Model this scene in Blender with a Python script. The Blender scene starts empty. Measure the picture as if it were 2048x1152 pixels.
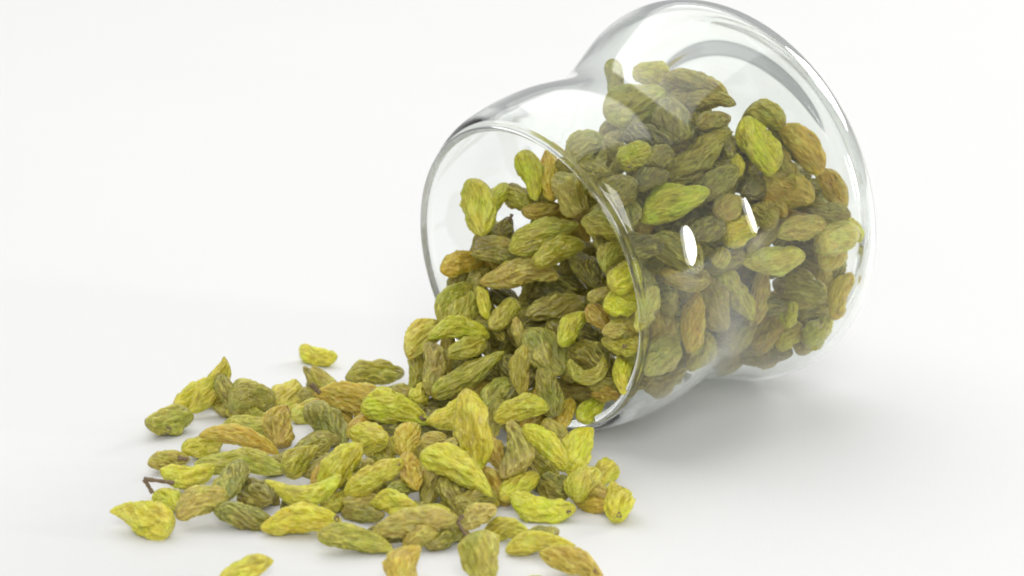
import bpy, math, random
import numpy as np
from mathutils import Matrix, Vector

# ------------------------------------------------------------------ camera
# lengths are worked out in "px" (one px of the 2048 px wide photograph at the jar's mouth) and scaled to metres by U
U = 0.00013
HFOV = 25.0
F = 1024 / math.tan(math.radians(HFOV / 2))
PITCH = math.radians(16.08)
CAM_Y = -4500.0
scene = bpy.context.scene
col = scene.collection

# jar axis and mouth centre as seen from the camera (right, up, forward)
RIM_C = np.array([34.2, 20.8, F])
AXIS = np.array([.7221, .3369, .6042]); AXIS /= np.linalg.norm(AXIS)
FWD = np.array([0, math.cos(PITCH), -math.sin(PITCH)])
UPV = np.array([0, math.sin(PITCH), math.cos(PITCH)])
def to_world_dir(v):
    v = np.asarray(v, float)
    return v[..., 0:1] * np.array([1., 0, 0]) + v[..., 1:2] * UPV + v[..., 2:3] * FWD

# outer profile of the jar: (distance from the mouth along the axis, radius)
PS = np.array([0, 22, 50, 80, 110, 140, 170, 200, 230, 265, 300, 350, 410, 470, 530, 590, 640.])
PR = np.array([321, 336, 345, 350, 353, 354.3, 353.8, 351, 347, 343, 342.5, 351, 375, 402, 423, 408, 356.])
def spline(x, y, q):
    n = len(x); h = np.diff(x); A = np.eye(n); b = np.zeros(n)
    for i in range(1, n - 1):
        A[i, i-1:i+2] = [h[i-1], 2*(h[i-1]+h[i]), h[i]]
        b[i] = 6*((y[i+1]-y[i])/h[i] - (y[i]-y[i-1])/h[i-1])
    M = np.linalg.solve(A, b); k = np.clip(np.searchsorted(x, q)-1, 0, n-2); t = q - x[k]; hh = h[k]
    return (M[k]*(hh-t)**3 + M[k+1]*t**3)/(6*hh) + (y[k]/hh - M[k]*hh/6)*(hh-t) + (y[k+1]/hh - M[k+1]*hh/6)*t
S_FINE = np.linspace(0, 640, 81)
R_OUT = spline(PS, PR, S_FINE)
GLASS = 13.5
def r_in(s):
    return np.interp(s, np.r_[S_FINE[:73], [600, 610, 617, 622]], np.r_[R_OUT[:73] - GLASS, [379, 360, 341, 316]])

AX_W = to_world_dir(AXIS)
C_REL = to_world_dir(RIM_C)                                   # mouth centre relative to the camera
down = -np.array([0, 0, 1.]) + AX_W * AX_W[2]; down /= np.linalg.norm(down)
H = -min((C_REL + s*AX_W + r*down)[2] for s, r in zip(S_FINE, R_OUT))   # camera height: the jar rests on the table
CAM = np.array([0, CAM_Y, H])
RIM_W = CAM + C_REL

cam_data = bpy.data.cameras.new("camera")
cam_data.sensor_width = 36
cam_data.lens = 18 / math.tan(math.radians(HFOV / 2))
cam_data.clip_start = 0.01; cam_data.clip_end = 100
cam_data.dof.use_dof = True
cam_data.dof.focus_distance = 4560 * U
cam_data.dof.aperture_fstop = 20
cam = bpy.data.objects.new("camera", cam_data)
cam.location = Vector(CAM * U)
cam.rotation_euler = (math.pi/2 - PITCH, 0, 0)
col.objects.link(cam)
scene.camera = cam

# ------------------------------------------------------------------ light
world = bpy.data.worlds.new("World"); scene.world = world; world.use_nodes = True
bg = world.node_tree.nodes["Background"]
bg.inputs[0].default_value = (0.98, 0.99, 1.0, 1); bg.inputs[1].default_value = 0.45

def area(name, loc, target, sx, sy, power, color=(1, 1, 1), shape='RECTANGLE'):
    d = bpy.data.lights.new(name, 'AREA'); d.shape = shape; d.size = sx; d.size_y = sy; d.energy = power; d.color = color
    o = bpy.data.objects.new(name, d); o.location = loc
    o.rotation_euler = (Vector(target) - Vector(loc)).to_track_quat('-Z', 'Y').to_euler()
    col.objects.link(o); return o
area("overhead_softbox", (-0.38, 0.72, 1.50), (-0.05, 0.35, 0), 2.4, 2.2, 22.5, (1, 0.99, 0.97))
area("front_fill_light", (0.16, -2.05, 1.45), (0.05, 0.1, 0.0), 0.75, 1.3, 25.0, (1, 0.99, 0.98))  # added fill behind the camera, brightens camera-facing sides and the front shadow
area("back_fill_light", (1.45, 1.25, 0.95), (0.1, 0.0, 0.0), 0.8, 0.8, 16.0, (1, 0.98, 0.95))  # unseen fill added at back right, lifts the jar's shadow side
area("side_lamp", (0.93, -0.215, 0.19), (0.05, -0.01, 0.06), 0.095, 0.34, 2.6, (1, 0.99, 0.98), 'ELLIPSE')

scene.view_settings.view_transform = 'Standard'; scene.view_settings.look = 'None'
scene.view_settings.gamma = 1; scene.view_settings.exposure = 0.0; scene.view_settings.use_curve_mapping = False
scene.render.engine = 'CYCLES'
cy = scene.cycles
cy.max_bounces = 48; cy.transmission_bounces = 48; cy.glossy_bounces = 48; cy.diffuse_bounces = 6; cy.transparent_max_bounces = 16
cy.caustics_refractive = True; cy.caustics_reflective = True; cy.blur_glossy = 0.5
cy.use_denoising = True
try: cy.denoiser = 'OPENIMAGEDENOISE'
except Exception: pass
cy.sample_clamp_indirect = 8.0
cy.filter_width = 1.9

# ------------------------------------------------------------------ materials
def new_mat(name):
    m = bpy.data.materials.new(name); m.use_nodes = True
    nt = m.node_tree
    return m, nt, nt.nodes["Principled BSDF"]
def node(nt, t, **kw):
    n = nt.nodes.new(t)
    for k, v in kw.items(): setattr(n, k, v)
    return n
def mixrgb(nt, fac, a, b, mode='MIX'):
    n = node(nt, 'ShaderNodeMix', data_type='RGBA', blend_type=mode)
    for sock, v in ((0, fac), (6, a), (7, b)):
        if hasattr(v, 'is_linked') or hasattr(v, 'links'): nt.links.new(v, n.inputs[sock])
        else: n.inputs[sock].default_value = v
    return n.outputs[2]
def math_n(nt, op, a, b=0.0, clamp=False):
    n = node(nt, 'ShaderNodeMath', operation=op); n.use_clamp = clamp
    for i, v in enumerate((a, b)):
        if hasattr(v, 'links'): nt.links.new(v, n.inputs[i])
        else: n.inputs[i].default_value = v
    return n.outputs[0]
def ramp(nt, v, lo, hi):
    n = node(nt, 'ShaderNodeMapRange'); n.inputs[1].default_value = lo; n.inputs[2].default_value = hi
    nt.links.new(v, n.inputs[0]); return n.outputs[0]

def raisin_material():
    m, nt, p = new_mat("raisin_skin")
    L = nt.links
    tc = node(nt, 'ShaderNodeTexCoord'); oi = node(nt, 'ShaderNodeObjectInfo')
    rnd = math_n(nt, 'MULTIPLY', oi.outputs['Random'], 37.0)
    def noise(scale, detail, rough, dist=0.0):
        mp = node(nt, 'ShaderNodeMapping'); mp.inputs['Scale'].default_value = scale
        L.new(tc.outputs['Object'], mp.inputs['Vector'])
        n = node(nt, 'ShaderNodeTexNoise', noise_dimensions='4D'); n.inputs['Scale'].default_value = 1.0
        n.inputs['Detail'].default_value = detail; n.inputs['Roughness'].default_value = rough; n.inputs['Distortion'].default_value = dist
        L.new(mp.outputs[0], n.inputs['Vector']); L.new(rnd, n.inputs['W'])
        return n.outputs['Fac']
    patch = noise((170, 230, 230), 3, 0.6)            # broad patches of ripeness
    vein = noise((240, 1300, 1300), 3, 0.55, 0.6)     # lengthwise veins
    speck = noise((1500, 1900, 1900), 2, 0.6)
    # net of raised wrinkles, drawn out along the raisin
    wob = node(nt, 'ShaderNodeTexNoise', noise_dimensions='4D'); wob.inputs['Scale'].default_value = 420; wob.inputs['Detail'].default_value = 2
    L.new(tc.outputs['Object'], wob.inputs['Vector']); L.new(rnd, wob.inputs['W'])
    wv = node(nt, 'ShaderNodeVectorMath', operation='MULTIPLY_ADD'); wv.inputs[1].default_value = (.0022, .0022, .0022)
    L.new(wob.outputs['Color'], wv.inputs[0]); L.new(tc.outputs['Object'], wv.inputs[2])
    mp = node(nt, 'ShaderNodeMapping'); mp.inputs['Scale'].default_value = (230, 900, 900); L.new(wv.outputs[0], mp.inputs['Vector'])
    L.new(math_n(nt, 'MULTIPLY', oi.outputs['Random'], 9.0), mp.inputs['Location'])
    vo = node(nt, 'ShaderNodeTexVoronoi', feature='DISTANCE_TO_EDGE'); vo.inputs['Scale'].default_value = 1.0; L.new(mp.outputs[0], vo.inputs['Vector'])
    net = ramp(nt, vo.outputs['Distance'], 0.30, 0.02)
    at = node(nt, 'ShaderNodeAttribute', attribute_name="skin"); sep = node(nt, 'ShaderNodeSeparateColor'); L.new(at.outputs['Color'], sep.inputs[0])
    bloom, tip = sep.outputs[0], sep.outputs[1]
    base = oi.outputs['Color']
    green = mixrgb(nt, 1.0, base, (0.90, 1.0, 0.85, 1), 'MULTIPLY')
    warm = mixrgb(nt, 1.0, base, (1.08, 0.96, 0.90, 1), 'MULTIPLY')
    c = mixrgb(nt, ramp(nt, patch, 0.40, 0.62), green, warm)
    tan = mixrgb(nt, 0.40, base, (0.45, 0.33, 0.07, 1))
    patch2 = noise((120, 160, 160), 2, 0.5, 0.3)
    c = mixrgb(nt, math_n(nt, 'MULTIPLY', ramp(nt, patch2, 0.50, 0.66), 0.6), c, tan)
    blotch = noise((210, 260, 260), 4, 0.65, 0.5)       # browned, shrivelled spots
    brown = mixrgb(nt, 0.55, base, (0.20, 0.135, 0.035, 1))
    c = mixrgb(nt, math_n(nt, 'MULTIPLY', ramp(nt, blotch, 0.54, 0.68), 0.7), c, brown)
    dark = mixrgb(nt, 1.0, c, (0.74, 0.69, 0.55, 1), 'MULTIPLY')
    c = mixrgb(nt, ramp(nt, vein, 0.57, 0.40), c, dark)
    pale = mixrgb(nt, 0.55, c, (0.92, 0.86, 0.20, 1))
    crest = math_n(nt, 'ADD', math_n(nt, 'MULTIPLY', bloom, 0.9), math_n(nt, 'MULTIPLY', net, 0.18), True)
    c = mixrgb(nt, crest, c, pale)
    c = mixrgb(nt, math_n(nt, 'MULTIPLY', ramp(nt, speck, 0.64, 0.74), 0.5), c, (0.18, 0.11, 0.035, 1))
    c = mixrgb(nt, math_n(nt, 'MULTIPLY', tip, 0.8), c, (0.19, 0.125, 0.05, 1))
    L.new(c, p.inputs['Base Color'])
    p.inputs['Roughness'].default_value = 0.32
    p.inputs['Specular IOR Level'].default_value = 0.45
    p.inputs['Coat Weight'].default_value = 0.22; p.inputs['Coat Roughness'].default_value = 0.22
    p.inputs['Subsurface Weight'].default_value = 0.58
    p.inputs['Subsurface Radius'].default_value = (1.0, 0.85, 0.15)
    p.inputs['Subsurface Scale'].default_value = 0.0022
    h = math_n(nt, 'ADD', math_n(nt, 'MULTIPLY', vein, .7), math_n(nt, 'ADD', math_n(nt, 'MULTIPLY', speck, 0.25), math_n(nt, 'MULTIPLY', net, 0.45)))
    b = node(nt, 'ShaderNodeBump'); b.inputs['Strength'].default_value = 0.85; b.inputs['Distance'].default_value = 0.0007
    L.new(h, b.inputs['Height']); L.new(b.outputs[0], p.inputs['Normal'])
    return m
def stem_material():
    m, nt, p = new_mat("dry_stem")
    tc = node(nt, 'ShaderNodeTexCoord'); n = node(nt, 'ShaderNodeTexNoise'); n.inputs['Scale'].default_value = 900
    nt.links.new(tc.outputs['Object'], n.inputs['Vector'])
    nt.links.new(mixrgb(nt, n.outputs['Fac'], (0.09, 0.06, 0.03, 1), (0.32, 0.23, 0.13, 1)), p.inputs['Base Color'])
    p.inputs['Roughness'].default_value = 0.8
    return m
def glass_material():
    m, nt, p = new_mat("clear_glass")
    p.inputs['Base Color'].default_value = (0.960, 0.982, 0.960, 1)
    p.inputs['Transmission Weight'].default_value = 1.0
    p.inputs['IOR'].default_value = 1.47
    tc = node(nt, 'ShaderNodeTexCoord'); n = node(nt, 'ShaderNodeTexNoise'); n.inputs['Scale'].default_value = 60; n.inputs['Detail'].default_value = 3
    nt.links.new(tc.outputs['Object'], n.inputs['Vector'])
    mr = node(nt, 'ShaderNodeMapRange'); mr.inputs[3].default_value = 0.012; mr.inputs[1].default_value = 0.45; mr.inputs[2].default_value = 0.75; mr.inputs[4].default_value = 0.07
    nt.links.new(n.outputs['Fac'], mr.inputs[0]); nt.links.new(mr.outputs[0], p.inputs['Roughness'])
    return m
def table_material():
    m, nt, p = new_mat("white_tabletop")
    tc = node(nt, 'ShaderNodeTexCoord'); n = node(nt, 'ShaderNodeTexNoise'); n.inputs['Scale'].default_value = 9; n.inputs['Detail'].default_value = 4
    nt.links.new(tc.outputs['Object'], n.inputs['Vector'])
    nt.links.new(mixrgb(nt, n.outputs['Fac'], (0.745, 0.747, 0.748, 1), (0.765, 0.767, 0.768, 1)), p.inputs['Base Color'])
    p.inputs['Roughness'].default_value = 0.55; p.inputs['Specular IOR Level'].default_value = 0.25
    n2 = node(nt, 'ShaderNodeTexNoise'); n2.inputs['Scale'].default_value = 1400; n2.inputs['Detail'].default_value = 2
    nt.links.new(tc.outputs['Object'], n2.inputs['Vector'])
    b = node(nt, 'ShaderNodeBump'); b.inputs['Strength'].default_value = 0.12; b.inputs['Distance'].default_value = 0.0004
    nt.links.new(n2.outputs['Fac'], b.inputs['Height']); nt.links.new(b.outputs[0], p.inputs['Normal'])
    return m
M_RAISIN, M_STEM, M_GLASS, M_TABLE = raisin_material(), stem_material(), glass_material(), table_material()

def link(name, verts, faces, mat, smooth=True):
    me = bpy.data.meshes.new(name); me.from_pydata([tuple(v) for v in verts], [], faces); me.update()
    if smooth: me.polygons.foreach_set('use_smooth', [True]*len(me.polygons))
    me.materials.append(mat)
    o = bpy.data.objects.new(name, me); col.objects.link(o); return o

# ------------------------------------------------------------------ table
TB = 3.0
t = link("tabletop", [(-TB, -1.2, 0), (TB, -1.2, 0), (TB, 5.0, 0), (-TB, 5.0, 0), (-TB, -1.2, -.03), (TB, -1.2, -.03), (TB, 5.0, -.03), (-TB, 5.0, -.03)],
         [(0, 1, 2, 3), (7, 6, 5, 4), (0, 4, 5, 1), (1, 5, 6, 2), (2, 6, 7, 3), (3, 7, 4, 0)], M_TABLE, smooth=False)
t["kind"] = "structure"; t["label"] = "plain white tabletop under the jar and raisins"

# ------------------------------------------------------------------ jar
def build_jar():
    out = [(s, r) for s, r in zip(S_FINE, R_OUT)]
    out += [(647, 344), (652.5, 331), (655, 317), (654, 304), (649, 294), (643.5, 286), (640.5, 274), (639.5, 255), (639, 200), (639, 140), (639, 70)]
    inn = [(s, r - GLASS) for s, r in zip(S_FINE[:73], R_OUT[:73])]
    inn += [(586, 398), (597, 384), (606, 368), (613, 351), (618, 336), (620.8, 324), (622, 312), (622.5, 290), (622.5, 200), (622.5, 140), (622.5, 70)]
    inn = [(s, r) for s, r in inn if s > 7]
    out = [(s, r) for s, r in out if s > 6]
    LR, LC = 7.6, (-1.0, R_OUT[0]-7.2)
    lip = [(LC[0]-LR*math.cos(a), LC[1]+LR*math.sin(a)) for a in np.linspace(-1.95, 2.0, 17)]
    prof = [(639, 0)] + out[::-1] + lip[::-1] + inn + [(622.5, 0)]
    N = 192; BASE = 655.0
    v, f = [], []
    for k, (s, r) in enumerate(prof):
        z = (BASE - s) * U
        if r == 0: v.append((0, 0, z)); continue
        for j in range(N):
            a = 2*math.pi*j/N; v.append((r*U*math.cos(a), r*U*math.sin(a), z))
    nr = len(prof) - 2
    ring = lambda i: 1 + i*N
    for j in range(N):
        f.append((0, ring(0)+(j+1) % N, ring(0)+j))
        for i in range(nr-1):
            a, b = ring(i), ring(i+1); j2 = (j+1) % N
            f.append((a+j, a+j2, b+j2, b+j))
        f.append((len(v)-1, ring(nr-1)+j, ring(nr-1)+(j+1) % N))
    o = link("glass_jar", v, f, M_GLASS)
    zax = Vector(-AX_W); xax = Vector((0, 0, 1)).cross(zax).normalized(); yax = zax.cross(xax)
    M = Matrix((xax, yax, zax)).transposed().to_4x4()
    M.translation = Vector((RIM_W + BASE*AX_W) * U)
    o.matrix_world = M
    o["label"] = "clear waisted glass jar tipped on its side, half full of raisins"; o["category"] = "jar"
build_jar()

# ------------------------------------------------------------------ raisins
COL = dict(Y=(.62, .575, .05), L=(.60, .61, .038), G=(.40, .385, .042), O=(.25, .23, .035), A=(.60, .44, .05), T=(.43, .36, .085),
           D=(.15, .135, .035), P=(.66, .60, .15), B=(.50, .36, .065), E=(.32, .33, .07))
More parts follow.
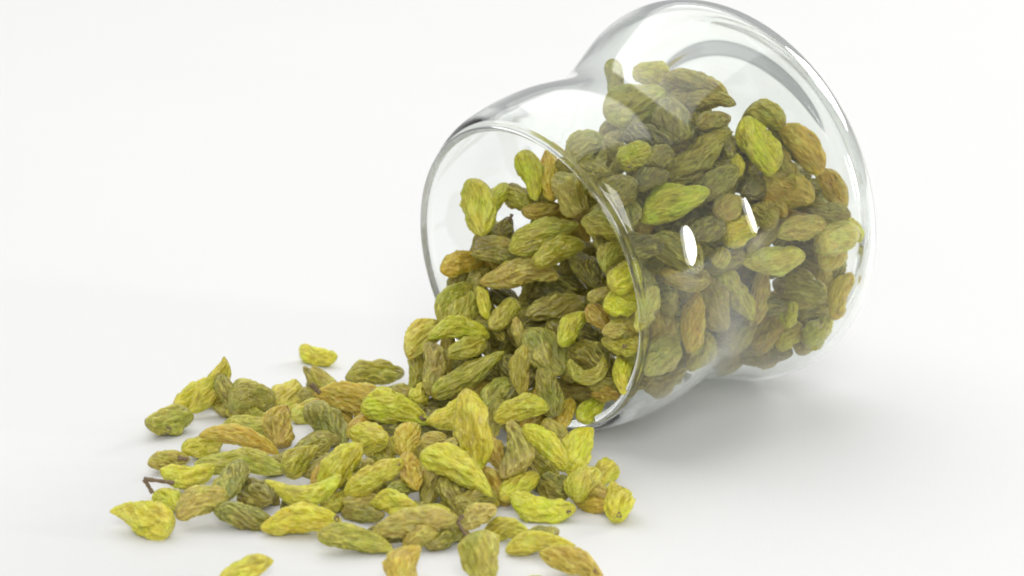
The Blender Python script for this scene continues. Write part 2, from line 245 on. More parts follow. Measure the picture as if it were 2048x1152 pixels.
# x1 y1 x2 y2 width colour place order shape bend | label     (pixels of the photograph; end 2 is the stem end)
# place: tN resting with its underside N above the table, sN on the plane N behind the jar's mouth, gN N behind the front glass
ROWS = """
600 703 671 716 42 L t0 0 o -.10 | small bright green raisin lying alone behind the pile
352 812 436 768 46 Y t0 0 k .08 | yellow-green raisin at the back corner of the pile, under the one with a raised tip
388 826 457 724 46 Y t8 30 o -.15 | yellow raisin whose narrow tip sticks straight up at the pile's back edge
462 803 541 792 66 E t0 10 k .05 | dark green shrivelled raisin beside the raised tip at the pile's back edge
546 806 600 778 60 P t0 0 k 0 | pale blond rounded raisin at the pile's back edge
300 856 374 822 66 G t0 0 k .05 | olive raisin with its brown stem scar facing out at the pile's back corner
588 834 646 806 42 P t0 0 o 0 | pale raisin wedged behind the cracked amber one
446 850 566 864 42 G t0 0 p .06 | smooth green raisin running behind the long amber one
562 814 564 894 60 B t10 20 k .05 | amber-olive raisin with dark cracks standing in the pile
614 812 694 884 62 E t6 0 k .05 | grey-green wrinkled raisin below the large amber one
407 858 556 905 44 A t14 20 p .10 | long amber raisin slanting through the pile's back corner
370 904 444 876 52 Y t0 10 k 0 | pale yellow raisin under the pointed end of the long amber one
302 926 372 917 42 T t0 0 p .04 | small tan raisin at the pile's outer edge, just above the twig
328 946 422 946 50 Y t12 20 k -.12 | kidney-shaped yellow raisin lying over the twig's raisin
396 922 563 936 54 G t8 0 o .04 | long olive-green raisin below the long amber one
574 942 628 893 58 G t24 20 d 0 | plump olive raisin with its point upward in the middle of the pile
450 1002 480 926 54 E t30 30 p 0 | upright pale-green raisin with deep open wrinkles
312 986 356 1016 50 L t0 30 o 0 | bright lime raisin carrying the brown twig
356 1024 446 988 62 T t4 20 k .06 | knobbly tan raisin at the pile's front corner
347 1042 220 1026 78 Y t0 0 d .05 | pear-shaped yellow raisin lying apart at the pile's outer corner
430 1018 546 1046 50 O t0 10 o 0 | dark olive raisin at the front edge beside the knobbly tan one
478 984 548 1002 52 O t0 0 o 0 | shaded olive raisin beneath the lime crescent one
524 1050 678 1036 60 Y t0 10 p .05 | yellow raisin browning toward its dark end at the front edge
538 982 676 974 46 L t38 40 o -.22 | bright lime raisin curved like a smile
640 984 718 888 64 L t24 40 p .04 | bright leaf-shaped lime raisin with its tip pointing up
692 990 802 922 52 Y t28 60 o 0 | ridged yellow-green raisin leaning beside the leaf-shaped lime one
648 1016 704 986 48 G t0 -20 o 0 | olive raisin hidden under the leaf-shaped lime one
698 752 800 744 52 G t10 0 k .06 | olive raisin behind the large amber one at the back edge
776 800 630 784 68 A t30 20 d .05 | large amber raisin with a brown tip at the back of the pile
728 808 862 830 64 L t48 40 d .12 | lime raisin with a round stem scar on its blunt end
824 802 862 768 40 Y t60 10 d 0 | small yellow raisin poking up behind the scarred lime one
640 846 692 858 40 D t0 -30 o 0 | dark raisin in the gap under the large amber one
696 868 778 884 64 Y t30 20 k .05 | lumpy yellow-tan raisin in the middle of the pile
808 850 822 912 54 A t48 30 k 0 | round-topped orange raisin standing in the middle of the pile
814 906 836 978 48 A t30 34 p 0 | deep orange raisin below the round-topped orange one
838 888 888 876 36 T t40 -10 o 0 | small tan raisin wedged beside the round-topped orange one
846 902 988 984 62 Y t40 40 d .08 | long yellow raisin ending in a dark shrivelled tip
936 782 946 956 78 Y t52 60 o .03 | large yellow wrinkled raisin standing at the pile's centre
866 848 948 792 54 Y t50 0 o 0 | yellow-green raisin leaning behind the large wrinkled one
868 792 1004 708 52 G s-110 30 o 0 | long ridged olive raisin sloping up toward the jar's mouth
866 688 870 788 48 T s-120 30 k .06 | upright tan raisin with deep wrinkles on the spill's outer side
822 688 832 774 42 G s-110 0 o .1 | upright green raisin at the spill's outer edge
812 706 884 652 64 P s-90 0 k .12 | pale raisin on the shoulder of the spill
862 668 974 662 44 L s-85 20 o .08 | bright lime raisin lying level on the spill's shoulder
902 712 968 678 46 G s-85 10 o 0 | olive raisin under the level lime one
968 808 1022 764 46 E s-90 30 k 0 | grey-green raisin between the ridged olive one and the mouth
990 832 1092 808 48 Y s-130 60 k .10 | bright yellow raisin lying level below the jar's mouth
1032 846 1024 956 60 T t50 40 o -.16 | tan raisin with a pale striped side under the level yellow one
1058 848 1126 938 46 L t64 50 o .06 | bright yellow-lime raisin slanting down below the mouth
1084 848 1134 884 46 T t40 0 k 0 | pale tan raisin behind the slanting lime one
1136 796 1122 858 46 A s-30 0 p 0 | amber raisin hanging over the bottom of the jar's rim
1134 946 1182 852 62 L t10 0 p .05 | bright lime raisin pointing up in front of the rim
1006 992 1074 954 48 Y t14 10 p 0 | yellow raisin with a pale edge near the pile's front
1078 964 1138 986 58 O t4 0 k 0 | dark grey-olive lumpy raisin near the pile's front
1022 1002 1144 1026 58 L t0 20 o -.10 | bright yellow-lime raisin lying flat by itself in front
1150 996 1192 940 58 Y t6 10 o 0 | yellow raisin in the clump at the pile's far side
1188 956 1232 938 48 Y t10 -10 k 0 | small yellow-amber raisin on top of the clump at the far side
1234 964 1238 1040 64 Y t0 10 o .04 | yellow-tan raisin with a dark stem scar at the pile's far corner
1150 1004 1218 1010 36 A t0 0 o 0 | amber raisin under the clump at the far side
912 1002 988 994 42 O t14 0 k 0 | dark olive raisin under the shrivelled tip
742 1004 836 1014 50 Y t22 20 o .05 | smooth yellow raisin above the long grey wrinkled one
774 982 852 974 36 E t14 0 k 0 | grey-green raisin behind the smooth yellow one
828 1022 898 1018 30 Y t12 10 o 0 | thin yellow raisin beside the smooth yellow one
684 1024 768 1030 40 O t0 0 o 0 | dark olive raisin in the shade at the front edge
746 1064 914 1034 60 T t14 30 p .06 | long grey-tan wrinkled raisin at the pile's front
642 1064 782 1096 52 G t0 10 o .04 | plain green raisin along the pile's front edge
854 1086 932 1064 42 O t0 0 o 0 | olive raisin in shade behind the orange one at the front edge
928 1052 986 1016 50 T t24 10 k 0 | tan-amber lumpy raisin with a bent dark stem
792 1168 832 1092 68 A t0 0 d .04 | golden orange raisin cut by the bottom of the frame
944 1070 984 1166 86 G t8 20 k 0 | large pale-green wrinkled raisin at the front edge
970 1060 1058 1062 46 Y t0 0 p .08 | amber-yellow raisin beside the large pale-green one
1014 1096 1144 1080 50 Y t0 10 d .08 | yellow-tan raisin behind the brown one at the front
1088 1106 1202 1146 56 B t0 0 p .06 | brown amber raisin, the last one at the front edge
446 1168 538 1120 48 Y t0 0 o .10 | pale yellow raisin alone in front, cut by the frame
1048 1168 1090 1166 38 L t0 0 o 0 | lime raisin barely showing at the bottom of the frame
972 880 1004 934 42 B t20 0 k 0 | brown raisin in the gap beside the large wrinkled one
596 908 654 886 44 O t0 -30 o 0 | shaded olive raisin behind the leaf-shaped lime one
946 356 966 472 72 Y s70 20 p .03 | broad yellow raisin standing upright just inside the mouth
1006 368 972 446 40 L s110 0 o .14 | lime raisin leaning on the broad upright one
1010 386 1062 410 42 G s140 0 k 0 | olive raisin linking the two upright ones in the mouth
1050 306 1076 394 54 L s160 0 o .04 | slim lime raisin standing highest inside the mouth
1098 302 1100 398 38 A s190 0 o 0 | amber raisin beside the highest standing one
1122 346 1156 424 68 T s150 10 k 0 | broad tan wrinkled raisin near the top of the mouth
1046 424 1138 414 42 B s170 10 o 0 | brownish raisin under the broad tan wrinkled one
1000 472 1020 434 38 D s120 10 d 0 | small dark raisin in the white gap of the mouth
954 486 1022 492 38 T s90 10 o 0 | tan raisin under the broad upright one
1022 490 1152 448 58 G s115 20 p .05 | long olive raisin sloping up across the mouth
1068 524 1164 484 50 G s100 20 o .04 | smooth green raisin under the long sloping olive one
887 534 966 520 48 A s25 30 p .06 | amber raisin jutting out toward the rim's edge
948 508 1052 522 38 O s60 20 o .05 | olive raisin behind the jutting amber one
964 562 1112 544 54 T s65 20 o .06 | long tan raisin across the middle of the mouth
926 562 880 642 46 G s-25 10 o .12 | green raisin bent over the spill's outer edge in the mouth
958 574 976 638 28 L s0 20 p .05 | narrow bright yellow sliver of a raisin in the mouth
904 642 958 596 58 G s-20 30 k 0 | olive raisin beside the bright yellow sliver
984 656 1032 604 46 G s10 20 k 0 | olive raisin below the long tan one
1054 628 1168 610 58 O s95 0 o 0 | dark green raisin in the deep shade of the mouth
1120 686 1172 624 48 L s40 20 p .04 | pointed yellow-green raisin in the middle of the mouth
1058 658 1118 752 82 E s-20 40 k 0 | large green raisin netted with wrinkles in the mouth
1046 694 1044 792 42 T s-40 30 o .06 | greyish tan raisin under the netted green one
1084 742 1108 828 54 O s-40 20 o .05 | olive raisin hanging below the netted green one
1032 636 1046 694 28 T s-5 20 o 0 | thin tan raisin touching the netted green one
1144 692 1216 736 60 O s35 20 o .06 | dull dark olive raisin above the curled one
1142 744 1212 734 32 G s10 40 c -.60 | curled green raisin shaped like a hook near the rim
1246 713 1246 788 42 L s12 30 k 0 | brightest yellow raisin just inside the rim
1188 784 1238 792 36 B s18 10 k 0 | amber-brown raisin below the curled one
1158 838 1210 808 42 L s8 10 o 0 | green raisin lying flat on the glass at the rim's bottom
1168 438 1236 462 54 G s120 10 k 0 | olive raisin pressed against the glass behind the rim
1200 536 1246 488 50 G s85 20 o .08 | green raisin midway up the mouth's shaded side
1222 576 1278 538 54 L s52 20 o 0 | lime-green raisin above the round one inside the rim
1210 612 1280 604 62 L s42 30 o 0 | round lime-green raisin inside the rim
1176 592 1224 590 30 T s70 10 k 0 | small hollow tan raisin beside the round lime-green one
1180 618 1222 652 46 B s62 10 k 0 | brown raisin under the hollow tan one
1204 662 1286 658 38 T s34 20 o .05 | tan raisin under the round lime-green one
1208 686 1286 688 36 G s22 20 k -.08 | olive raisin with a brown scar inside the rim
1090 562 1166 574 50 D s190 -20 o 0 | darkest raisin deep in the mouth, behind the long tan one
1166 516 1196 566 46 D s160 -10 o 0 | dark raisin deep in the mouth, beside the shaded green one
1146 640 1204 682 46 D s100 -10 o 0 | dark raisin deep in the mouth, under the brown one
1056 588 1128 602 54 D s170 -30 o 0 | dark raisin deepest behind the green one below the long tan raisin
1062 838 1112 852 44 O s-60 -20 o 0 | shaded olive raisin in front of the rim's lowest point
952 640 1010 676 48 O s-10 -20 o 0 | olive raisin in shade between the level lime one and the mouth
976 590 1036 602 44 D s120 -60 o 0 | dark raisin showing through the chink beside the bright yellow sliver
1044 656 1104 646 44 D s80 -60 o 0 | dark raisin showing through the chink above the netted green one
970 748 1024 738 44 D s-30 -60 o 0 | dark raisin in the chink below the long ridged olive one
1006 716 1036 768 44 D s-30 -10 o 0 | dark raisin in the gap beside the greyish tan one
1134 320 1206 270 62 G g0 0 k .05 | olive raisin high in the neck, behind the rim
1160 330 1216 348 46 O g10 0 o 0 | dark olive raisin in the neck, beside the bright yellow one
1238 322 1300 294 60 L g0 20 k 0 | bright yellow raisin high against the neck glass
1208 388 1268 360 52 O g4 0 o 0 | olive raisin in the neck below the bright yellow one
1264 372 1334 350 52 D g14 -10 o 0 | dark brown raisin in the neck above the broad smooth one
1284 432 1412 384 76 L g0 20 d .04 | broad smooth green raisin against the waist glass
1340 362 1458 264 68 G g0 20 d .03 | long green raisin slanting across the waist
1302 478 1404 532 68 O g4 10 o .05 | dull olive raisin behind the highlights at the waist
1262 470 1318 500 46 D g8 -10 o 0 | dark raisin behind the neck highlight
1324 580 1284 662 42 P g0 10 o 0 | pale ridged raisin low in the neck
1394 588 1370 698 50 A g0 20 p .04 | amber raisin standing against the neck glass
1424 564 1442 668 72 T g0 10 k 0 | pale tan crinkled raisin at the waist beside the amber one
1330 546 1412 566 48 T g4 10 o 0 | tan raisin above the amber one in the neck
1294 742 1352 678 58 P g0 10 k 0 | pale raisin low in the neck near the rim
1422 678 1384 744 48 Y g0 10 o 0 | yellowish raisin low at the waist under the amber one
1308 792 1378 728 54 T g0 20 o 0 | tan raisin at the bottom of the neck
1228 124 1224 218 36 P g40 0 d 0 | pale raisin standing up at the top of the heap in the bulb
1268 162 1334 148 50 Y g40 0 k 0 | yellow-olive raisin topping the heap in the bulb
1334 156 1452 186 50 T g40 0 k .08 | tan ridge-like raisin along the top of the heap
1378 204 1464 208 52 T g30 10 k .06 | tan raisin at the heap's upper corner in the bulb
1208 230 1332 196 84 Y g30 10 k 0 | large hazy yellow-tan raisin near the top of the heap
1322 200 1356 288 82 O g30 0 k 0 | dark tan raisin in the heart of the upper heap
1252 270 1338 292 56 D g16 -10 k 0 | dark green raisin behind the bright yellow neck one
1392 256 1460 236 42 T g10 0 o 0 | tan-amber raisin above the long slanting green one
1470 312 1470 354 32 Y g10 20 o 0 | tiny amber-yellow raisin between two large green ones
1488 240 1546 346 78 L g10 20 o .04 | large yellow-green raisin high in the bulb
1488 226 1564 246 58 G g30 0 o .10 | olive raisin behind the large yellow-green one
1568 252 1642 344 64 B g20 0 o .08 | olive-amber raisin on the bulb's upper curve
1538 356 1642 400 76 B g0 20 k .05 | brown amber wrinkled raisin in the bulb
1640 336 1684 424 52 B g12 0 o .08 | amber raisin at the heap's edge by the jar's base
1598 416 1692 432 46 O g4 0 k 0 | olive raisin under the brown amber wrinkled one
1552 468 1648 444 52 T g0 10 o .05 | tan raisin with a dark speck in the bulb
1636 482 1716 470 72 P g0 10 o 0 | pale raisin by the jar's base
1688 432 1726 478 30 L g6 20 o .08 | lime sliver of a raisin by the jar's base
1444 472 1516 454 66 Y g0 10 o 0 | plump tan-yellow raisin beside the bulb highlight
1432 432 1482 398 52 T g6 0 o 0 | tan raisin just above the plump one in the bulb
1504 416 1552 444 54 T g4 0 o 0 | tan raisin behind the bulb highlight
1474 522 1606 508 62 P g0 20 k .04 | whitish speckled raisin across the bulb's middle
1546 558 1652 592 68 T g0 20 o .05 | tan netted raisin below the whitish speckled one
1444 554 1512 642 54 Y g0 20 o .04 | pale yellow raisin slanting down the bulb near the waist
1532 548 1506 642 44 T g8 0 o 0 | greyish raisin behind the pale yellow one in the bulb
1570 600 1570 650 44 L g0 30 o 0 | small bright yellow raisin under the tan netted one
1702 548 1664 634 48 A g4 10 o .05 | pale amber raisin low by the jar's base
1648 540 1692 488 62 T g10 -10 o 0 | mauve-tan raisin in shadow by the jar's base
1608 682 1668 628 52 Y g4 10 k 0 | yellow-tan raisin low on the bulb's curve
1508 702 1574 648 72 B g2 10 o 0 | brown raisin low in the bulb
1568 716 1614 670 52 Y g2 20 k 0 | pale yellow raisin at the bottom of the bulb
1448 704 1502 648 62 T g4 0 o 0 | dull grey-tan raisin at the waist's underside
1430 532 1452 500 38 G g0 10 o 0 | small green raisin under the plump tan-yellow one
1280 332 1342 308 50 O g24 -20 o 0 | olive raisin behind the long slanting green one
1400 392 1472 338 52 O g12 -10 o 0 | dark olive raisin under the long slanting green one
1478 394 1544 360 54 D g14 -10 o 0 | dark raisin above the bulb highlight
1474 724 1560 738 42 T g4 10 o 0 | tan raisin lying on the lowest glass of the bulb
1602 716 1656 672 46 T g6 0 o 0 | tan raisin behind the yellow-tan one on the bulb's curve
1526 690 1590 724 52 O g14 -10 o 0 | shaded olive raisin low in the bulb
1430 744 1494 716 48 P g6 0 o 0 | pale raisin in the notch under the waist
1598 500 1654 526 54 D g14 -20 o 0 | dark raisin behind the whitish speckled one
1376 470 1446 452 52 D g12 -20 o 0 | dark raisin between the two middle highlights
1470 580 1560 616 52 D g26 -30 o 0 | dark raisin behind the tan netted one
"""
class R: pass
def ray(x, y):
    v = to_world_dir(np.array([x-1024., -(y-576.), F])); return v / F      # unit depth
rng = np.random.default_rng(7)
def jar_sr(X):
    w = X - RIM_W; s = w @ AX_W; return s, np.linalg.norm(w - np.multiply.outer(s, AX_W), axis=-1)
def glass_depth(v, near=True):
    ts = np.linspace(3900, 5600, 1701); X = CAM + ts[:, None]*v
    s, rr = jar_sr(X); ins = (s > 0) & (s < 621) & (rr < r_in(s))
    k = np.nonzero(ins)[0]
    if len(k) == 0: return None
    return ts[k[0]] if near else ts[k[-1]]

raisins = []
for line in ROWS.strip().splitlines():
    a, label = line.split('|'); q = a.split()
    r = R(); r.x1, r.y1, r.x2, r.y2, r.w = map(float, q[:5]); r.col = q[5]; r.mode = q[6][0]; r.m = float(q[6][1:])
    r.ord = float(q[7]); r.shape = q[8]; r.bend = float(q[9]); r.label = label.strip(); r.filler = False
    r.cx, r.cy = (r.x1+r.x2)/2, (r.y1+r.y2)/2
    GW = (1.0 if r.mode == 'g' else 1.02) if r.w > 34 else 1.0
    r.w *= GW; ex = .05 if r.w < 60 else .03
    dx, dy = r.x2-r.x1, r.y2-r.y1; r.x1 -= dx*ex; r.x2 += dx*ex; r.y1 -= dy*ex; r.y2 += dy*ex
    r.l = math.hypot(r.x2-r.x1, r.y2-r.y1)
    r.v = ray(r.cx, r.cy)
    r.key = max(r.y1, r.y2) + r.w/2 + r.ord*1.5 + (0 if r.mode == 't' else 0)
    typ = 118 + rng.uniform(-12, 22)
    r.tilt = min(math.sqrt(max(typ*typ - r.l*r.l, 0)), 0.75*r.l, 62.0)
    if r.shape == 'c' or r.w < 32: r.tilt = 0
    raisins.append(r)

def geom(r, depth):
    """centre, half axis vector and half width in px world units when the raisin's centre is at this depth"""
    k = depth / F
    c = CAM + depth*r.v + getattr(r, 'off', 0)
    ux, uy = (r.x2-r.x1)/2*k, -(r.y2-r.y1)/2*k
    dz = r.tilt/2*k
    # the lower end in the picture comes toward the camera
    sgn = -1 if r.y2 > r.y1 else 1
    ax = to_world_dir(np.array([ux, uy, dz*sgn]))
    return c, ax, r.w/2*k
def low_z(r, depth):
    c, ax, w = geom(r, depth)
    L = np.linalg.norm(ax); az = ax[2]/L
    return c[2] - math.sqrt((ax[2]*.93)**2 + (w*.9)**2*(1-az*az))
def depth_for_low(r, z):
    lo, hi = 3000., 7000.
    for _ in range(40):
        m = (lo+hi)/2
        if low_z(r, m) > z: lo = m
        else: hi = m
    return lo
for r in raisins:
    if r.mode == 't': r.depth = depth_for_low(r, r.m)
    elif r.mode == 's':
        r.depth = float(((RIM_W + r.m*AX_W - CAM) @ AX_W) / (r.v @ AX_W))
        r.depth = min(r.depth, depth_for_low(r, 16 if r.m > 5 else 0))
    else:
        g = glass_depth(r.v)
        if g is None: g = 4900; print('no glass', r.label)
        r.depth = g + r.w*.42 + r.m + 4
    r.d0 = r.depth

# gentle settling along the lines of sight so that neighbours touch instead of running through each other
TT = np.array([-.8, -.42, 0, .42, .8]); RW = np.sqrt(1-TT**2*.86)
def spheres(rs):
    C, Rr = [], []
    for r in rs:
        c, ax, w = geom(r, r.depth)
        C.append(c + TT[:, None]*ax); Rr.append(w*RW*.92)
    return np.array(C), np.array(Rr)
n = len(raisins); key = np.array([r.key for r in raisins])
for it in range(45):
    C, Rr = spheres(raisins); P = C.reshape(-1, 3); Q = Rr.reshape(-1); idx = np.repeat(np.arange(n), 5)
    D = np.linalg.norm(P[:, None]-P[None], axis=2); pen = 0.80*(Q[:, None]+Q[None]) - D
    pen[idx[:, None] == idx[None]] = -1
    PM = pen.reshape(n, 5, n, 5).max(axis=(1, 3))
    mv = np.zeros(n)
    for i, j in np.argwhere(np.triu(PM > 1.0)):
        f_, b_ = (i, j) if key[i] >= key[j] else (j, i)
        m = min(PM[i, j], 12)*.4
        mv[f_] -= m; mv[b_] += m*.6
    for i, r in enumerate(raisins):
        lim = 55 if r.mode != 'g' else 45
        r.depth = float(np.clip(r.depth + np.clip(mv[i], -7, 7), r.d0 - lim*(0.15 if r.mode == 'g' else 1), r.d0 + lim))
        if r.mode == 't' or r.m < 5:
            r.depth = min(r.depth, depth_for_low(r, 0))
        if r.mode == 's' and r.m > 5 or r.mode == 'g':
            c, ax, w = geom(r, r.depth)
            for tt in (-.8, 0, .8):
                s, rr = jar_sr(c + tt*ax)
                if 0 < s < 621 and rr + w*.6 > r_in(s):
                    ri = (c + tt*ax - RIM_W) - s*AX_W
                    toward = -ri @ r.v / np.linalg.norm(ri)          # inward component of moving deeper
                    if abs(toward) > .15: r.depth += 2.5*np.sign(toward)

# keep what is in the jar clear of its wall
for it in range(12):
    for r in raisins:
        if not (r.mode == 'g' or (r.mode == 's' and r.m > 5)): continue
        c, ax, w = geom(r, r.depth); pts = c + TT[:, None]*ax
        s_, rr = jar_sr(pts); ex = rr + w*RW*.9 - r_in(np.clip(s_, 0, 622)); ex[(s_ < 0)] = -1
        k = int(np.argmax(ex))
        if ex[k] > 0:
            inw = -((pts[k]-RIM_W) - s_[k]*AX_W)/rr[k]
            r.off = getattr(r, 'off', np.zeros(3)) + inw*min(ex[k], 10)
        if s_.max() + w*.6 > 622: r.off = getattr(r, 'off', np.zeros(3)) - AX_W*min(s_.max()+w*.6-622, 8)

# raisins half hidden inside the heaps: only where others cover them
GR = 6
def splat(rs, buf, sc=.86):
    for k, r in enumerate(rs):
        c, ax, w = geom(r, r.depth)
        for t_ in np.linspace(-.92, .92, 9):
            X = c + t_*ax; rad = w*sc*math.sqrt(max(1-t_*t_, .08))
            rel = X - CAM; dep = rel @ FWD; px = 1024 + rel[0]/dep*F; py = 576 - (rel @ UPV)/dep*F; pr = rad/dep*F
            x0, x1 = int((px-pr)//GR), int((px+pr)//GR)+1; y0, y1 = int((py-pr)//GR), int((py+pr)//GR)+1
            for gy in range(max(y0, 0), min(y1, buf.shape[0])):
                for gx in range(max(x0, 0), min(x1, buf.shape[1])):
                    dx, dy = (gx+.5)*GR-px, (gy+.5)*GR-py; q = pr*pr-dx*dx-dy*dy
                    if q > 0:
                        z = dep - math.sqrt(q)
                        if z < buf[gy, gx]:
                            buf[gy, gx] = z
zbuf = np.full((1230//GR, 2048//GR), 1e9); splat(raisins, zbuf)
cov = zbuf < 1e8
def shift_any(m, k, f):
    o = m.copy()
    for dx in range(-k, k+1):
        for dy in range(-k, k+1):
            o = f(o, np.roll(np.roll(m, dx, 1), dy, 0))
    return o
hole = shift_any(shift_any(cov, 4, np.logical_or), 4, np.logical_and)
# openings that stay open in the photograph
for (x, y, rad) in [(1015, 420, 22), (1040, 445, 16), (970, 555, 10), (1478, 235, 30), (600, 850, 14), (640, 1012, 14), (1105, 300, 16), (1150, 860, 16), (420, 850, 22), (1010, 1040, 22), (575, 965, 14), (880, 1110, 26), (690, 1050, 14), (1250, 170, 20), (1170, 235, 36)]:
    yy, xx = np.mgrid[0:hole.shape[0], 0:hole.shape[1]]
    hole &= ((xx+.5)*GR-x)**2 + ((yy+.5)*GR-y)**2 > rad*rad
fillers = []
C, Rr = spheres(raisins); P = C.reshape(-1, 3); Q = Rr.reshape(-1)
zfill = zbuf.copy()
tries = 0
gaps = np.argwhere(hole & ~cov)
njar = npile = 0; core = []
while tries < 14000:
    tries += 1
    r = R(); r.filler = True
    if True:
        
        if tries % 25 == 1 or tries == 1: gaps = np.argwhere(hole & ~(zfill < 1e8))
        if not len(gaps): break
        gy, gx = gaps[rng.integers(len(gaps))]; x, y = (gx+.5)*GR + rng.uniform(-30, 30), (gy+.5)*GR + rng.uniform(-30, 30)
    else:
        x, y = (rng.uniform(1060, 1740), rng.uniform(140, 760)) if tries % 2 else (rng.uniform(330, 1220), rng.uniform(560, 1110))
    a = rng.uniform(0, math.pi); l = rng.uniform(75, 125)
    r.x1, r.y1 = x-math.cos(a)*l/2, y-math.sin(a)*l/2; r.x2, r.y2 = x+math.cos(a)*l/2, y+math.sin(a)*l/2
    r.w = rng.uniform(38, 54); r.l = l; r.cx, r.cy = x, y; r.v = ray(x, y); r.tilt = rng.uniform(0, 50)
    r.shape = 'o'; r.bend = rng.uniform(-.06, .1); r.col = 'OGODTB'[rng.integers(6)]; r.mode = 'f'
    gx, gy = int(x//GR), int(y//GR)
    if not (0 <= gx < hole.shape[1] and 0 <= gy < hole.shape[0]): continue
    near = zbuf[max(gy-6, 0):gy+7, max(gx-6, 0):gx+7]; near = near[near < 1e8]
    if len(near) < 12: continue
    r.depth = float(np.median(near) + rng.uniform(20, 170))
    if low_z(r, r.depth) < 0: r.depth = depth_for_low(r, 0)
    c, ax, w = geom(r, r.depth); pts = c + TT[:, None]*ax
    s, rr = jar_sr(pts); inside = (s > 12) & (s < 620) & (rr + w*RW*.95 < r_in(s))
    outside = (s < -26) | (rr - w > 360)
    if not (inside.all() or outside.all()): continue
    if outside.all() and (x < 380 or y > 1080): continue
    # stay behind what the photograph shows
    rel = pts - CAM; dep = rel @ FWD; px = 1024 + rel[:, 0]/dep*F; py = 576 - (rel @ UPV)/dep*F
    ok = True
    for X_, Y_, d_, w_ in zip(px, py, dep, w*RW):
        for ddx, ddy in ((0, 0), (w_, 0), (-w_, 0), (0, w_), (0, -w_)):
            ix, iy = int((X_+ddx)//GR), int((Y_+ddy)//GR)
            if not (0 <= ix < hole.shape[1] and 0 <= iy < hole.shape[0]) or not hole[iy, ix] or (zbuf[iy, ix] < 1e8 and zbuf[iy, ix] > d_ + w_*.35): ok = False; break
        if not ok: break
    if not ok: continue
    dd = np.linalg.norm(pts[:, None]-P[None], axis=2) - (.50 if tries < 5000 else .36)*((w*RW)[:, None]+Q[None])
    if dd.min() < 0: continue
    nf = zfill.copy(); splat([r], nf, .8); gain = int(((nf < 1e8) & (zfill > 1e8) & hole).sum())
    if gain < (6 if tries < 5000 else 2): continue
    zfill = nf
    P = np.vstack([P, pts]); Q = np.r_[Q, w*RW]
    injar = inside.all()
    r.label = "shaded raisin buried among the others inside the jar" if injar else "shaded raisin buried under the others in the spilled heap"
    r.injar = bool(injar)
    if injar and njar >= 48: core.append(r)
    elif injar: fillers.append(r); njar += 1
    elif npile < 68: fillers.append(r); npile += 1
print('fillers', njar, npile, len(core), 'tries', tries, 'gaps', int((hole & (zfill > 1e8)).sum()))

# the packed core of the jar, past the raisins one can tell apart
for k in range(6000):
    if len(core) >= 190: break
    r = R(); r.filler = True; r.injar = True
    s_ = rng.uniform(70, 600); a = rng.uniform(0, 6.28); rho = math.sqrt(rng.uniform(0, 1))*float(r_in(s_))
    e1 = np.cross(AX_W, [0, 0, 1.]); e1 /= np.linalg.norm(e1); e2 = np.cross(e1, AX_W)
    X = RIM_W + s_*AX_W + rho*(math.cos(a)*e1 + math.sin(a)*e2)
    rel = X - CAM; dep = rel @ FWD; x, y = 1024 + rel[0]/dep*F, 576 - (rel @ UPV)/dep*F
    a = rng.uniform(0, math.pi); l = rng.uniform(80, 120)
    r.x1, r.y1 = x-math.cos(a)*l/2, y-math.sin(a)*l/2; r.x2, r.y2 = x+math.cos(a)*l/2, y+math.sin(a)*l/2
    r.w = rng.uniform(44, 58); r.l = l; r.cx, r.cy = x, y; r.v = ray(x, y); r.tilt = rng.uniform(0, 60); r.depth = dep
    r.shape = 'o'; r.bend = rng.uniform(-.06, .1); r.mode = 'f'
    c, ax, w = geom(r, r.depth); pts = c + TT[:, None]*ax
    sj, rr = jar_sr(pts)
    if not ((sj > 40) & (sj < 612) & (rr + w*RW < r_in(sj))).all(): continue
    rel = pts - CAM; dd_ = rel @ FWD; px = 1024 + rel[:, 0]/dd_*F; py = 576 - (rel @ UPV)/dd_*F
    ok = True
    for X_, Y_, d_, w_ in zip(px, py, dd_, w*RW):
        for ddx, ddy in ((0, 0), (w_, 0), (-w_, 0), (0, w_), (0, -w_)):
            ix, iy = int((X_+ddx)//GR), int((Y_+ddy)//GR)
            if not (0 <= ix < hole.shape[1] and 0 <= iy < hole.shape[0]) or not hole[iy, ix] or zbuf[iy, ix] > d_ - w_*.4: ok = False; break
        if not ok: break
    if not ok: continue
    if (np.linalg.norm(pts[:, None]-P[None], axis=2) - .62*((w*RW)[:, None]+Q[None])).min() < 0: continue
    P = np.vstack([P, pts]); Q = np.r_[Q, w*RW]; core.append(r)
print('core', len(core))
# name each buried raisin by a neighbour one can find
used = set(q_.label for q_ in raisins); HUE = dict(O='olive', G='green', D='dark', T='tan', B='brown')
for r in fillers:
    cand = [q_ for q_ in raisins if ((q_.mode == 'g' or (q_.mode == 's' and q_.m > 5)) == r.injar)]
    cand.sort(key=lambda q_: math.hypot(q_.cx-r.cx, q_.cy-r.cy))
    done = False
    for verb in ("half hidden", "peeping out", "tucked"):
        for q_ in cand[:5]:
            dx, dy = r.cx-q_.cx, r.cy-q_.cy
            rel_ = ("below" if dy > 0 else "above") if abs(dy) > abs(dx)*.7 else "beside"
            lab = f"{HUE[r.col]} raisin {verb} {rel_} the {q_.label.split(',')[0]}"
            if len(lab.replace('-', ' ').split()) <= 16 and lab not in used: done = True; break
        if done: break
    if done: r.label = lab; used.add(lab)

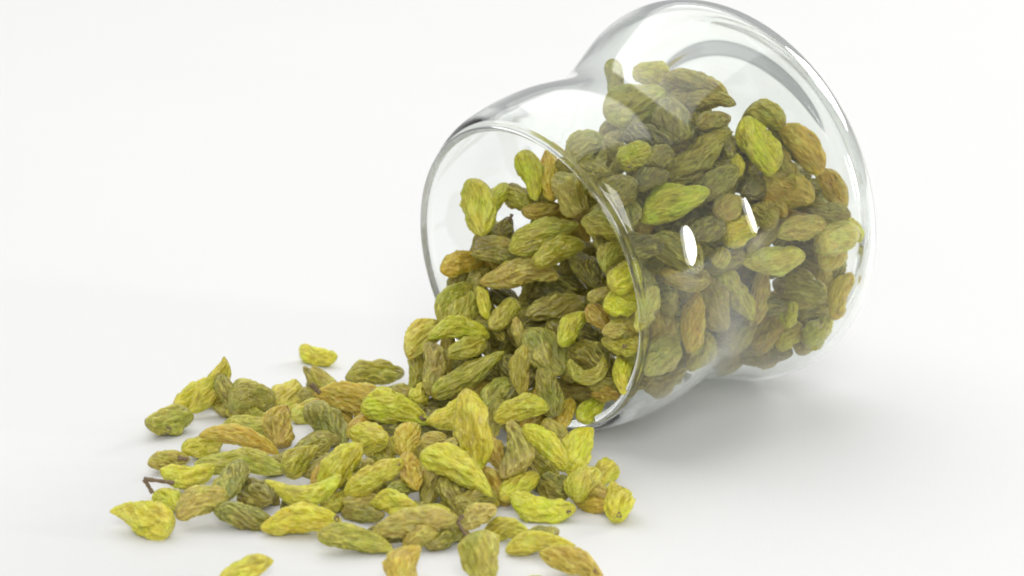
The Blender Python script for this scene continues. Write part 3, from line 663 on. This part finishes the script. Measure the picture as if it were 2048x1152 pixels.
def vnoise(n_, k, amp):
    """smooth random function on n_ samples"""
    x = np.linspace(0, 1, n_); y = np.zeros(n_)
    for i in range(1, k+1): y += rng.normal()*np.sin(x*math.pi*i + rng.uniform(0, 6.28))/i**.7
    return y*amp
PERM = np.random.default_rng(3).permutation(512) % 512
GRAD = np.random.default_rng(4).normal(size=(512, 3)); GRAD /= np.linalg.norm(GRAD, axis=1)[:, None]
def perlin(p):
    i = np.floor(p).astype(int); f = p - i; w = f*f*f*(f*(f*6-15)+10); out = 0
    for dx in (0, 1):
        for dy in (0, 1):
            for dz in (0, 1):
                h = PERM[(PERM[(PERM[(i[..., 0]+dx) % 512] + i[..., 1]+dy) % 512] + i[..., 2]+dz) % 512]
                g = GRAD[h]; d = (g*(f-np.array([dx, dy, dz]))).sum(-1)
                out = out + d*np.where(dx, w[..., 0], 1-w[..., 0])*np.where(dy, w[..., 1], 1-w[..., 1])*np.where(dz, w[..., 2], 1-w[..., 2])
    return out*1.6
def raisin_mesh(hl, hw, shape, bend, big=True):
    """hl, hw: half length and half width in metres; long axis is X, stem end at +X"""
    NT, NA = (56, 76) if big else (26, 36)
    u = np.linspace(-1, 1, NT+1)
    u = np.sin(u*math.pi/2)*.6 + u*.4
    pw = dict(o=(2.6, .58), p=(2.25, .64), d=(2.4, .57), k=(2.8, .54), c=(2.6, .5))[shape]
    sk = rng.uniform(-.25, .25)                                   # where along its length it is thickest
    us = np.clip(u + sk*(1-u*u), -1, 1)
    prof = np.clip(1-np.abs(us)**pw[0], 0, 1)**pw[1]
    taper = dict(o=.08, p=.12, d=.40, k=.05, c=.05)[shape]
    prof = prof*(1 - taper*u)*(1 + vnoise(NT+1, 5, .05 if shape != 'k' else .08))
    prof /= prof.max()
    th = np.arange(NA)/NA*2*math.pi
    UU, TH = np.meshgrid(u, th, indexing='ij')
    twist = rng.normal()*.55; TW = TH + twist*UU
    off = rng.uniform(0, 200, 3); asp = min(hl/hw, 3.2)
    cy_, sy_ = np.cos(TW), np.sin(TW)
    rp = np.sqrt(np.clip(prof, .05, 1))[:, None]
    q = lambda fx, fr: np.stack([UU*asp*fx, cy_*rp*fr, sy_*rp*fr], -1) + off
    lump = perlin(q(.75, .95))                                     # dents and swellings
    warp = perlin(q(1.2, 1.3) + 31.7)*.5
    qa = q(.62, 2.3); qa[..., 1] += warp; qa[..., 2] -= warp
    ra = 1 - np.abs(perlin(qa))*2.6                                # deep lengthwise folds
    qb = q(1.15, 4.4); qb[..., 1] += warp*1.6; qb[..., 2] += warp*1.6
    rb = 1 - np.abs(perlin(qb + 57.1))*2.4                         # fine wrinkles
    win = np.clip(.55 + 1.1*perlin(q(.9, 1.1) + 91.3), .15, 1.1)
    fold = np.zeros_like(UU)
    for k in range(rng.integers(1, 4)):
        t0 = rng.uniform(0, 6.28) + vnoise(NT+1, 3, .4)[:, None]
        dth = np.angle(np.exp(1j*(TH-t0))); wd = rng.uniform(.14, .36)
        along = np.exp(-((UU-rng.uniform(-.6, .6))/rng.uniform(.35, .9))**2)
        fold -= rng.uniform(.14, .38)*np.exp(-(dth/wd)**2)*along
    for hk, ha in ((2, .08), (3, .06)):
        fold += ha*rng.normal()*np.cos(hk*TH + rng.uniform(0, 6.28) + 1.2*rng.normal()*UU)
    lum = .20 if shape != 'k' else .32
    dep = rng.uniform(.75, 1.25)
    body = np.sin(np.clip((UU+1)/2, 0, 1)*math.pi)**.4
    ridge = (ra*.215 + rb*.135*win)*dep
    rad = prof[:, None]*(1 + (ridge + fold + lump*lum)*body)
    rad /= np.percentile(rad[NT//3:2*NT//3], 88)
    fy, fz = 1.0, rng.uniform(.60, .90)
    Y = rad*np.cos(TH)*hw*fy; Z = rad*np.sin(TH)*hw*fz
    X = UU*hl + hl*.02*vnoise(NT+1, 3, 1.0)[:, None]
    if shape == 'c':
        ang = UU*1.75; Rc = hl*.92
        X2 = (Rc - Y)*np.sin(ang); Y2 = (Rc - (Rc - Y)*np.cos(ang)) - Rc*.45
        X, Y = X2*.92, Y2*1.0
    else:
        b = bend*2*hl*1.2
        Y = Y + b*(.45-UU**2) + hw*.12*vnoise(NT+1, 3, 1.0)[:, None]
        Z = Z + hw*.12*vnoise(NT+1, 3, 1.0)[:, None]
    V = np.stack([X, Y, Z], -1)
    verts = [V[0].mean(0)] + list(V[1:-1].reshape(-1, 3)) + [V[-1].mean(0)]
    nr = NT-1; ring = lambda i: 1+i*NA
    faces = []
    for j in range(NA):
        j2 = (j+1) % NA
        faces.append((0, ring(0)+j2, ring(0)+j))
        for i in range(nr-1): faces.append((ring(i)+j, ring(i)+j2, ring(i+1)+j2, ring(i+1)+j))
        faces.append((len(verts)-1, ring(nr-1)+j, ring(nr-1)+j2))
    bl = np.clip((ra*.55 + rb*.45*win - .35)/.55, 0, 1)**1.3
    tipk = rng.uniform(.84, .95)
    tip = np.clip((UU-tipk)/(1.02-tipk), 0, 1)**1.3*rng.uniform(.4, 1.0) + np.clip((-UU-.88)/.14, 0, 1)*rng.uniform(0, .6)
    A = np.stack([bl, tip, np.zeros_like(bl), np.ones_like(bl)], -1)
    attr = np.vstack([[A[0].mean(0)], A[1:-1].reshape(-1, 4), [A[-1].mean(0)]])
    return verts, faces, attr

def place(r, big=True):
    c, ax, w = geom(r, r.depth)
    hl = np.linalg.norm(ax)
    v, f, attr = raisin_mesh(hl*U, w*U*1.0, r.shape, r.bend, big)
    o = link("raisin", v, f, M_RAISIN)
    ca = o.data.color_attributes.new("skin", 'FLOAT_COLOR', 'POINT'); ca.data.foreach_set('color', attr.reshape(-1).astype(np.float32))
    x = Vector(ax).normalized(); view = Vector(r.v).normalized()
    y = view.cross(x).normalized()                      # in the picture plane
    if y.z < 0 : y = -y
    z = x.cross(y)
    M = Matrix((x, y, z)).transposed()
    roll = rng.uniform(-.3, .3) if abs(r.bend) < .05 else rng.uniform(-.1, .1)
    M = M @ Matrix.Rotation(roll, 3, 'X')
    M4 = M.to_4x4(); M4.translation = Vector(c*U); o.matrix_world = M4
    b = np.array(COL[r.col])*rng.uniform(.88, 1.12)*(1.18 + .25*min(max((r.cx-1300)/300, 0), 1) if r.mode == 'g' else 1.12); b = b*np.array([rng.uniform(.94, 1.06), 1, rng.uniform(.8, 1.25)])  # behind the glass, paler toward the base: glass haze put into the colour
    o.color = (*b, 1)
    o["label"] = r.label; o["category"] = "raisin"
    inj = r.injar if r.filler else (r.mode == 'g' or (r.mode == 's' and r.m > 5))
    o["group"] = "raisins inside the jar" if inj else "raisins spilled on the table"
    r.obj = o; r.hl = hl*U; r.hw = w*U
    return o
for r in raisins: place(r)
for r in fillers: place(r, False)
def place_core():
    V_, F_, A_ = [], [], []
    for r in core:
        c, ax, w = geom(r, r.depth); hl = np.linalg.norm(ax)
        v, f, attr = raisin_mesh(hl*U, w*U, r.shape, r.bend, False)
        x = ax/hl; y = np.cross(r.v, x); y /= np.linalg.norm(y); z = np.cross(x, y)
        v = np.array(v); b0 = sum(map(len, V_))
        V_.append(v[:, :1]*x + v[:, 1:2]*y + v[:, 2:]*z + c*U - RIM_W*U); F_ += [tuple(i+b0 for i in q_) for q_ in f]; A_.append(attr)
    o = link("packed_raisins", np.vstack(V_), F_, M_RAISIN); o.location = Vector(RIM_W*U)
    ca = o.data.color_attributes.new("skin", 'FLOAT_COLOR', 'POINT'); ca.data.foreach_set('color', np.vstack(A_).reshape(-1).astype(np.float32))
    o.color = (.34, .31, .06, 1); o["kind"] = "stuff"; o["label"] = "raisins packed in the dark middle of the jar"
place_core()
by_label = {r.label: r for r in raisins}

# ---- small parts: stem scars and stems
def scar(r, ex=1.0, off=(0, 0), size=1.0):
    """a dry ring with a sunken middle on the stem end"""
    N = 14; rad = r.hw*.24*size; v = []; f = []
    for i, (rr, h) in enumerate(((1.35, -.55), (1.0, -.02), (.74, .14), (.42, -.06), (.12, -.30))):
        for j in range(N):
            a = 2*math.pi*j/N; k = 1+.14*math.sin(3*a+r.cx)+.09*math.sin(5*a+r.cy)
            v.append((h*rad, rr*rad*k*math.cos(a), rr*rad*k*math.sin(a)))
    for i in range(4):
        for j in range(N): f.append((i*N+j, i*N+(j+1) % N, (i+1)*N+(j+1) % N, (i+1)*N+j))
    f.append(tuple(range(4*N, 5*N)))
    o = link("stem_scar", v, f, M_STEM); o.parent = r.obj
    return o
def scar_at(label, px, py, size=1.0):
    """put the scar on the skin where the picture shows it"""
    r = by_label[label]; o = scar(r, size=size)
    v = Vector(ray(px, py)).normalized(); inv = r.obj.matrix_world.inverted()
    org = inv @ Vector(CAM*U); dr = (inv.to_3x3() @ v).normalized()
    hit, loc, nor, _ = r.obj.ray_cast(org, dr)
    if not hit: loc, nor = Vector((r.hl*.97, 0, 0)), Vector((1, 0, 0))
    o.matrix_local = Matrix.Translation(loc) @ nor.to_track_quat('X', 'Z').to_matrix().to_4x4()
bpy.context.view_layer.update()
for lab, px, py, sz in [("olive raisin with its brown stem scar facing out at the pile's back corner", 336, 862, .95),
                        ("lime raisin with a round stem scar on its blunt end", 848, 833, .9),
                        ("yellow-tan raisin with a dark stem scar at the pile's far corner", 1238, 1030, .7),
                        ("bright yellow-lime raisin lying flat by itself in front", 1139, 1026, .6),
                        ("brown amber raisin, the last one at the front edge", 1192, 1139, .6),
                        ("bright lime raisin curved like a smile", 546, 979, .55),
                        ("amber raisin beside the highest standing one", 1112, 346, .8),
                        ("bright yellow raisin high against the neck glass", 1258, 334, .5),
                        ("olive raisin with a brown scar inside the rim", 1250, 690, 1.2),
                        ("brightest yellow raisin just inside the rim", 1240, 776, .5),
                        ("ridged yellow-green raisin leaning beside the leaf-shaped lime one", 797, 927, .6),
                        ("yellow raisin browning toward its dark end at the front edge", 674, 1038, .9),
                        ("tan raisin with a dark speck in the bulb", 1636, 447, .4)]:
    scar_at(lab, px, py, sz)

def twig(r, paths, rad, name="stem"):
    """a dry stem through picture points at the raisin's depth"""
    v, f = [], []
    for path in paths:
        pts = [Vector((CAM + (r.depth+dd)*ray(x, y))*U) for x, y, dd in path]
        fine = []
        for a, b in zip(pts, pts[1:]):
            for k in range(4): fine.append(a.lerp(b, k/4))
        fine.append(pts[-1]); base = len(v); N = 8
        for i, p in enumerate(fine):
            tdir = (fine[min(i+1, len(fine)-1)]-fine[max(i-1, 0)]).normalized()
            a = tdir.cross(Vector((.3, .2, .9))).normalized(); b = tdir.cross(a)
            rr = rad*U*(1.25-.35*math.sin(math.pi*i/(len(fine)-1)))*(1+.15*math.sin(i*2.3))
            for j in range(N):
                an = 2*math.pi*j/N; v.append(p + a*rr*math.cos(an) + b*rr*math.sin(an))
        for i in range(len(fine)-1):
            for j in range(N): f.append((base+i*N+j, base+i*N+(j+1) % N, base+(i+1)*N+(j+1) % N, base+(i+1)*N+j))
        f.append(tuple(base+j for j in range(N))[::-1]); f.append(tuple(base+(len(fine)-1)*N+j for j in range(N)))
    inv = r.obj.matrix_world.inverted()
    o = link(name, [inv @ p for p in v], f, M_STEM); o.parent = r.obj
    return o
s1 = twig(by_label["bright lime raisin carrying the brown twig"], [[(348, 966, -24), (320, 962, -22), (288, 958, -20)], [(289, 959, -20), (298, 974, -16), (305, 986, -14)]], 3.9)
s1["label"] = "forked brown twig"
twig(by_label["tan-amber lumpy raisin with a bent dark stem"], [[(926, 1030, -26), (915, 1044, -28), (926, 1062, -28), (946, 1084, -30)]], 3.6)
twig(by_label["large amber raisin with a brown tip at the back of the pile"], [[(640, 786, -4), (632, 778, -6), (622, 768, -6)]], 5.5)
twig(by_label["small tan raisin at the pile's outer edge, just above the twig"], [[(356, 916, 0), (366, 917, 0), (376, 919, 2)]], 4.5)
twig(by_label["small dark raisin in the white gap of the mouth"], [[(1018, 442, 0), (1022, 434, 0), (1024, 428, 0)]], 3.5)
